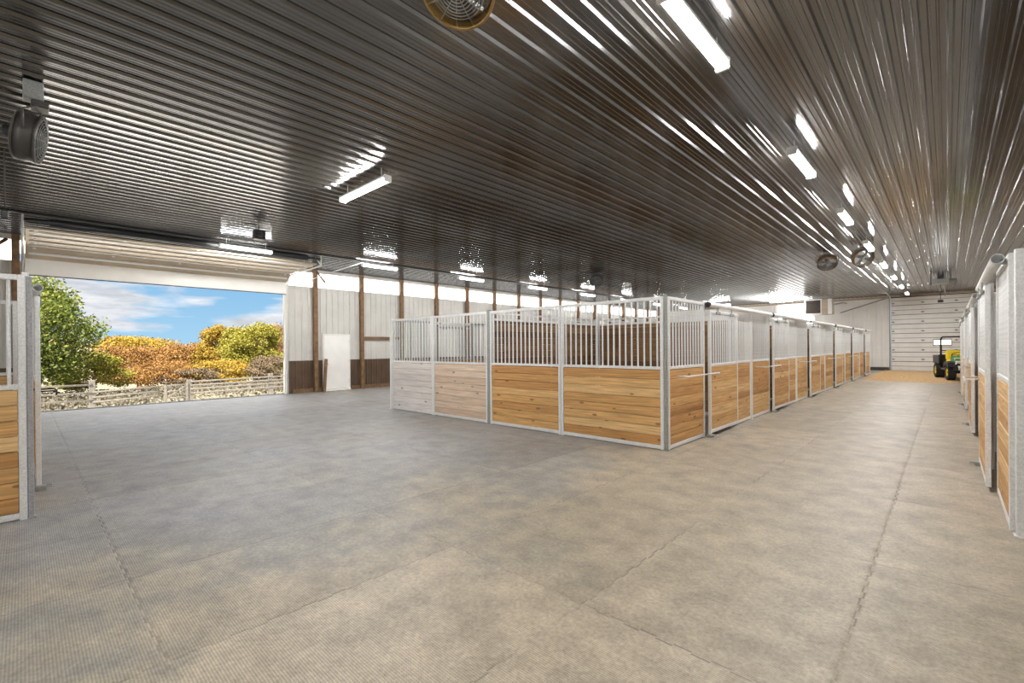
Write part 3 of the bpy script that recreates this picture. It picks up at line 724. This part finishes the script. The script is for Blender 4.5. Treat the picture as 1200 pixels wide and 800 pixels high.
# ------------------------------------------------------------------ utility cart (front towards -y in its own frame)
r = thing('utility_cart', 'green and yellow utility cart with roll bar parked by the far door', 'utility vehicle', (.55, 28.1, .05), math.radians(10)); r.scale = (1.1, 1.1, 1.02)
def wheel(x, y, R, W, out):
    c = (x, y, R); ax = (out, 0, 0)
    m = MB(); h = W / 2
    m.lathe(c, ax, [(R * .52, -h * .9), (R * .9, -h), (R * .99, -h * .75), (R, 0), (R * .99, h * .75), (R * .9, h), (R * .52, h * .9), (R * .52, -h * .9)], 30)
    for q in range(20):
        th = 2 * PI * q / 20; mt = Matrix.Translation(Vector(c)) @ Matrix.Rotation(th, 4, 'X')
        for s_ in (-1, 1): m.box(min(s_ * .1, 1) * h, s_ * .95 * h, -.018, .018, R * .97, R * 1.045, 0, mt @ Matrix.Rotation(s_ * .25, 4, 'Z')) if s_ > 0 else m.box(-.95 * h, -.1 * h, -.018, .018, R * .97, R * 1.045, 0, mt @ Matrix.Rotation(-.25, 4, 'Z'))
    tyre = obj('wheel', m, 'rubber', r)
    m = MB(); m.lathe(c, ax, [(0, h * .55), (R * .18, h * .6), (R * .22, h * .35), (R * .42, h * .3), (R * .5, h * .8), (R * .55, h * .92), (R * .53, -h * .8), (0, -h * .6)], 24); obj('rim', m, 'yellow', tyre)
    m = MB(); m.lathe((x + out * h * .6, y, R), ax, [(R * .12, 0), (R * .12, .03), (0, .035)], 12); obj('hub_cap', m, 'dark', tyre)
for (wx, wy, R, W) in ((-.60, -.95, .30, .24), (.60, -.95, .30, .24), (-.60, .95, .32, .30), (.60, .95, .32, .30)): wheel(wx, wy, R, W, -1 if wx < 0 else 1)
def wedge(m, prof, x0, x1, bev=0):
    n = len(prof); vs = [(x0, y, z) for y, z in prof] + [(x1, y, z) for y, z in prof]
    fs = [tuple(range(n))[::-1], tuple(range(n, 2 * n))] + [(i, (i + 1) % n, n + (i + 1) % n, n + i) for i in range(n)]
    return m.add(vs, fs)
m = MB(); m.box(-.42, .42, -1.15, 1.3, .30, .42, .02); m.tube([(-.6, -.95, .3), (.6, -.95, .3)], .035, 8); m.tube([(-.6, .95, .32), (.6, .95, .32)], .035, 8); obj('chassis', m, 'black', r)
m = MB(); wedge(m, [(-1.22, .52), (-1.26, .70), (-1.05, .84), (-.42, .98), (-.38, .60), (-.5, .5)], -.50, .50); obj('hood', m, 'green', r)
m = MB(); m.box(-.58, .58, -1.34, -1.2, .36, .62, .04); m.box(-.5, .5, -1.30, -1.24, .62, .70, .02)
for q in np.arange(-.3, .31, .1): m.box(q - .02, q + .02, -1.36, -1.33, .40, .58)
obj('front_bumper', m, 'black', r)
for s_ in (-1, 1):
    m = MB(); m.box(s_ * .44 - .09, s_ * .44 + .09, -1.285, -1.25, .64, .72, .015); obj('headlight', m, 'plastic_white', r)
    m = MB(); pf = [(-1.30, .55), (-1.22, .72), (-.95, .78), (-.65, .72), (-.56, .5), (-.66, .56), (-.95, .66), (-1.2, .56)]
    wedge(m, pf, min(s_ * .48, s_ * .74), max(s_ * .48, s_ * .74)); obj('front_fender', m, 'black', r)
    m = MB(); m.box(s_ * .28 - .24, s_ * .28 + .24, -.12, .34, .66, .80, .05); mt = Matrix.Translation((s_ * .28, .36, .78)) @ Matrix.Rotation(-.2, 4, 'X')
    m.box(-.23, .23, -.05, .07, 0, .44, .05, mt); obj('seat', m, 'yellow', r)
m = MB(); m.box(-.66, .66, -.45, .42, .36, .44, .02); m.box(-.6, .6, -.12, .42, .44, .66, .03); obj('floor_pan', m, 'black', r)
m = MB(); m.box(-.68, .68, .52, 1.62, .62, .68, .01); m.box(-.70, -.66, .52, 1.62, .62, .98, .01); m.box(.66, .70, .52, 1.62, .62, .98, .01); m.box(-.7, .7, .50, .55, .62, 1.02, .01); m.box(-.7, .7, 1.6, 1.64, .62, .98, .01); obj('cargo_box', m, 'black', r)
m = MB()
for s_ in (-1, 1): m.tube([(s_ * .64, .46, .42), (s_ * .64, .46, 1.70), (s_ * .60, .40, 1.80)], .032, 8); m.tube([(s_ * .64, .46, 1.0), (s_ * .64, .95, .66)], .025, 8)
m.tube([(-.60, .40, 1.80), (.60, .40, 1.80)], .032, 8); m.tube([(-.64, .46, 1.2), (.64, .46, 1.2)], .022, 8); obj('roll_bar', m, 'black', r)
m = MB(); st_ax = Vector((0, -.5, .85)); m.ring((-.28, -.30, 1.02), (0, .6, .8), .17, .014, 24); m.tube([(-.28, -.30, 1.02), (-.28, -.50, .85)], .015, 6); m.tube([(-.45, -.3, 1.02), (-.11, -.3, 1.02)], .01, 5); obj('steering_wheel', m, 'black', r)

# ------------------------------------------------------------------ outdoors
vs = []; fs = []; gx = [-17.05, -19, -21, -24, -30, -34, -42, -52, -65, -80, -110, -160]; gz = [-.22, -.38, -.58, -.86, -1.42, -1.46, -1.8, -2.4, -2.6, -2.2, .0, 3.0]
gyv = [-90, -60, -40, -25, -12, -5, 0, 3, 6, 9, 12, 16, 24, 34, 50, 80, 130]
for j, yy in enumerate(gyv):
    for i, xx in enumerate(gx): vs.append((xx, yy, gz[i] + (.25 * math.sin(yy * .3 + i) if i > 4 else .02 * math.sin(yy * 2 + i))))
for j in range(len(gyv) - 1):
    for i in range(len(gx) - 1): q = j * len(gx) + i; fs.append((q, q + len(gx), q + len(gx) + 1, q + 1))
mb = MB(); mb.add(vs, fs, True); struct('ground', mb, 'ground')
def gz_at(x): return float(np.interp(-x, [-g for g in gx], gz))

mb = MB(); ax_ = [XW - .14, -19, -21, -24, -30.6]; az_ = [-.12, -.33, -.53, -.81, -1.40]
vs = [(x_, y_, z_ - d_) for d_ in (0, .2) for y_ in (-14, 24) for x_, z_ in zip(ax_, az_)]
fs = [(i, i + 1, i + 6, i + 5) for i in range(4)] + [(i + 10, i + 15, i + 16, i + 11) for i in range(4)]
mb.add(vs, fs); struct('ground_bounce_apron', mb, mat('pale_bounce_gravel', (.76, .74, .70), .9, noise=.15, nscale=8))  # unseen pale apron added to bounce sunlight up onto the ceiling
FX = -23.6
def fence_post(y, zt, label, s=.09, x=FX):
    g = gz_at(x); m = MB(); m.box(-s, s, -s, s, -.1, zt - g, .012); o = obj('fence_post', m, 'fence_wood', loc=(x, y, g)); tag(o, label, 'fence post', 'fence posts outside the overhead door')
fence_post(1.80, .46, 'weathered fence post next to the leafy green tree'); fence_post(4.90, .30, 'weathered fence post under the orange trees, at the gate')
fence_post(8.15, .42, 'weathered fence post closest to the door jamb and walk door'); fence_post(-3.2, .42, 'weathered fence post hidden behind the stall block', .09)
def rails(y0, y1, zs, label, zd=0, x=FX):
    r = thing('fence_rails', label, 'fence', (x + .1, 0, 0), 0, 'rails of the fence outside')
    for zr in zs:
        m = MB(); m.tube([(0, y0, zr), (0, (y0 + y1) / 2, zr + zd / 2 + .01), (0, y1, zr + zd)], .035, 6); obj('rail', m, 'fence_wood', r)
rails(-3, 1.8, (.28, -.02, -.3), 'pale fence rails in front of the green tree')
rails(4.9, 10.5, (.22, .06, -.10, -.27), 'four fence rails running from the gate to the door jamb', .06)
rails(1.8, 3.9, (.0, -.2, -.38), 'low fence rails between the green tree post and the gate', .08)
r = thing('field_gate', 'small braced wooden gate in the fence under the orange trees', 'gate', (FX + .1, 0, 0))
m = MB(); m.box(-.04, .04, 4.0, 4.08, -.6, .15); m.box(-.04, .04, 4.74, 4.82, -.6, .2); obj('gate_upright', m, 'fence_wood', r)
m = MB(); m.tube([(0, 4.04, -.45), (0, 4.8, .12)], .028, 6); m.tube([(0, 4.04, .1), (0, 4.8, .12)], .03, 6); m.tube([(0, 4.04, -.15), (0, 4.8, -.12)], .03, 6); m.tube([(0, 4.04, -.42), (0, 4.8, -.4)], .03, 6); obj('gate_rails', m, 'fence_wood', r)

def leaves_mesh(name, P, size, m):
    n = len(P); a = rng.normal(size=(n, 3)); a /= np.linalg.norm(a, axis=1)[:, None]; b = np.cross(a, rng.normal(size=(n, 3))); b /= np.linalg.norm(b, axis=1)[:, None]
    s = size * (.6 + .8 * rng.random(n))[:, None]
    V = np.stack([P - a * s, P + b * s * .55, P + a * s, P - b * s * .55], 1).reshape(-1, 3)
    me = bpy.data.meshes.new(name); me.from_pydata(V.tolist(), [], np.arange(4 * n).reshape(-1, 4).tolist()); me.materials.append(M[m]); return me
def tree(x, y, z, H, R, leafmat, label, n=9000, size=.12, trunk=.25, sq=1.0, clumps=46, low=.12, name='autumn_tree'):
    r = thing(name, label, 'tree', (x, y, z), 0, 'trees beyond the fence')
    C_ = []; tr = MB(); hb = H * .3
    tr.tube([(0, 0, -.5), (.1, .05, hb), (.0, .15, H * .62), (.1, 0, H * .86)], trunk, 8, r2=trunk * .25)
    for k in range(clumps):
        th = rng.random() * 2 * PI; u = low + (1 - low) * rng.random() ** .8; rad = R * math.sqrt(max(0.05, 1 - (abs(u - .5) / .55) ** 2.2)) * (.5 + .5 * rng.random())
        c = np.array([math.cos(th) * rad, math.sin(th) * rad, H * (.06 + .86 * u)]); C_.append(c)
        if k % 2 == 0:
            s0 = Vector((.05, .1, max(hb * .5, c[2] * .55))); mid = Vector((c[0] * .5, c[1] * .5, (s0.z + c[2]) / 2 + .2)); tr.tube([s0, mid, Vector(c)], trunk * .3, 5, r2=.015)
    C_ = np.array(C_); i = rng.integers(0, len(C_), n); g = rng.normal(size=(n, 3)); g *= (rng.random(n) ** .4 / np.maximum(np.linalg.norm(g, axis=1), 1e-6))[:, None]
    P = C_[i] + g * np.array([R * .34, R * .34, H * .11 * sq]); P[:, 2] = np.maximum(P[:, 2], .1)
    obj('crown', leaves_mesh('crown', P, size, leafmat), None, r); obj('trunk', tr, 'bark', r)
tree(-41, -.3, -1.5, 8.0, 3.6, 'leaf_green', 'leafy green tree filling the view by the edge-on stall door', 24000, .10, .22, clumps=80, name='leafy_green_tree')
tree(-47, 3.6, -1.9, 3.4, 2.2, 'leaf_lime', 'low yellow-green bush at the foot of the green tree', 9000, .08, .15, name='autumn_bush')
tree(-62, 8.4, -2.6, 4.9, 4.0, 'leaf_orange', 'orange tree next to the green tree', 20000, .10)
tree(-64, 13.0, -2.6, 5.0, 3.6, 'leaf_orange', 'rust orange tree in the middle of the tree line', 20000, .10)
tree(-60, 15.6, -2.6, 6.9, 2.7, 'leaf_gold', 'tall golden yellow tree between the orange trees and the yellow-green one', 18000, .10)
tree(-55, 17.4, -2.5, 7.2, 3.0, 'leaf_lime', 'broad yellow-green tree beside the door jamb', 22000, .10, clumps=60)
tree(-48, 8.2, -1.9, 2.6, 2.4, 'leaf_orange', 'low orange bush behind the gate, before the orange tree', 9000, .075, .1, name='autumn_bush')
tree(-47, 12.0, -1.9, 2.6, 2.4, 'leaf_gold', 'low golden bush in front of the tall yellow tree', 9000, .075, .1, name='autumn_bush')
tree(-46, 10.0, -1.9, 2.0, 1.8, 'leaf_brush', 'low grey-brown bush in front of the rust orange tree', 7000, .07, .1, name='autumn_bush')
tree(-44, 14.9, -1.9, 3.0, 1.6, 'leaf_brush', 'dry brown bush beside the door jamb', 7000, .07, .1, name='autumn_bush')
tree(-86, 12, -1.5, 5.2, 7, 'leaf_gold', 'far golden treetops behind the orange trees', 14000, .15)
tree(-80, 26, -1.5, 7.6, 6, 'leaf_orange', 'far orange treetops behind the yellow-green tree', 12000, .15)
P = np.column_stack([rng.uniform(-44, -31, 16000), rng.uniform(-3, 20, 16000), rng.random(16000)])
P[:, 2] = np.interp(-P[:, 0], [-g for g in gx], gz) + P[:, 2] ** 1.5 * .75
o = obj('weeds', leaves_mesh('weeds', P, .09, 'weeds'), None); tag(o, 'dry grey-green weeds growing along the fence outside', 'weeds', kind='stuff')
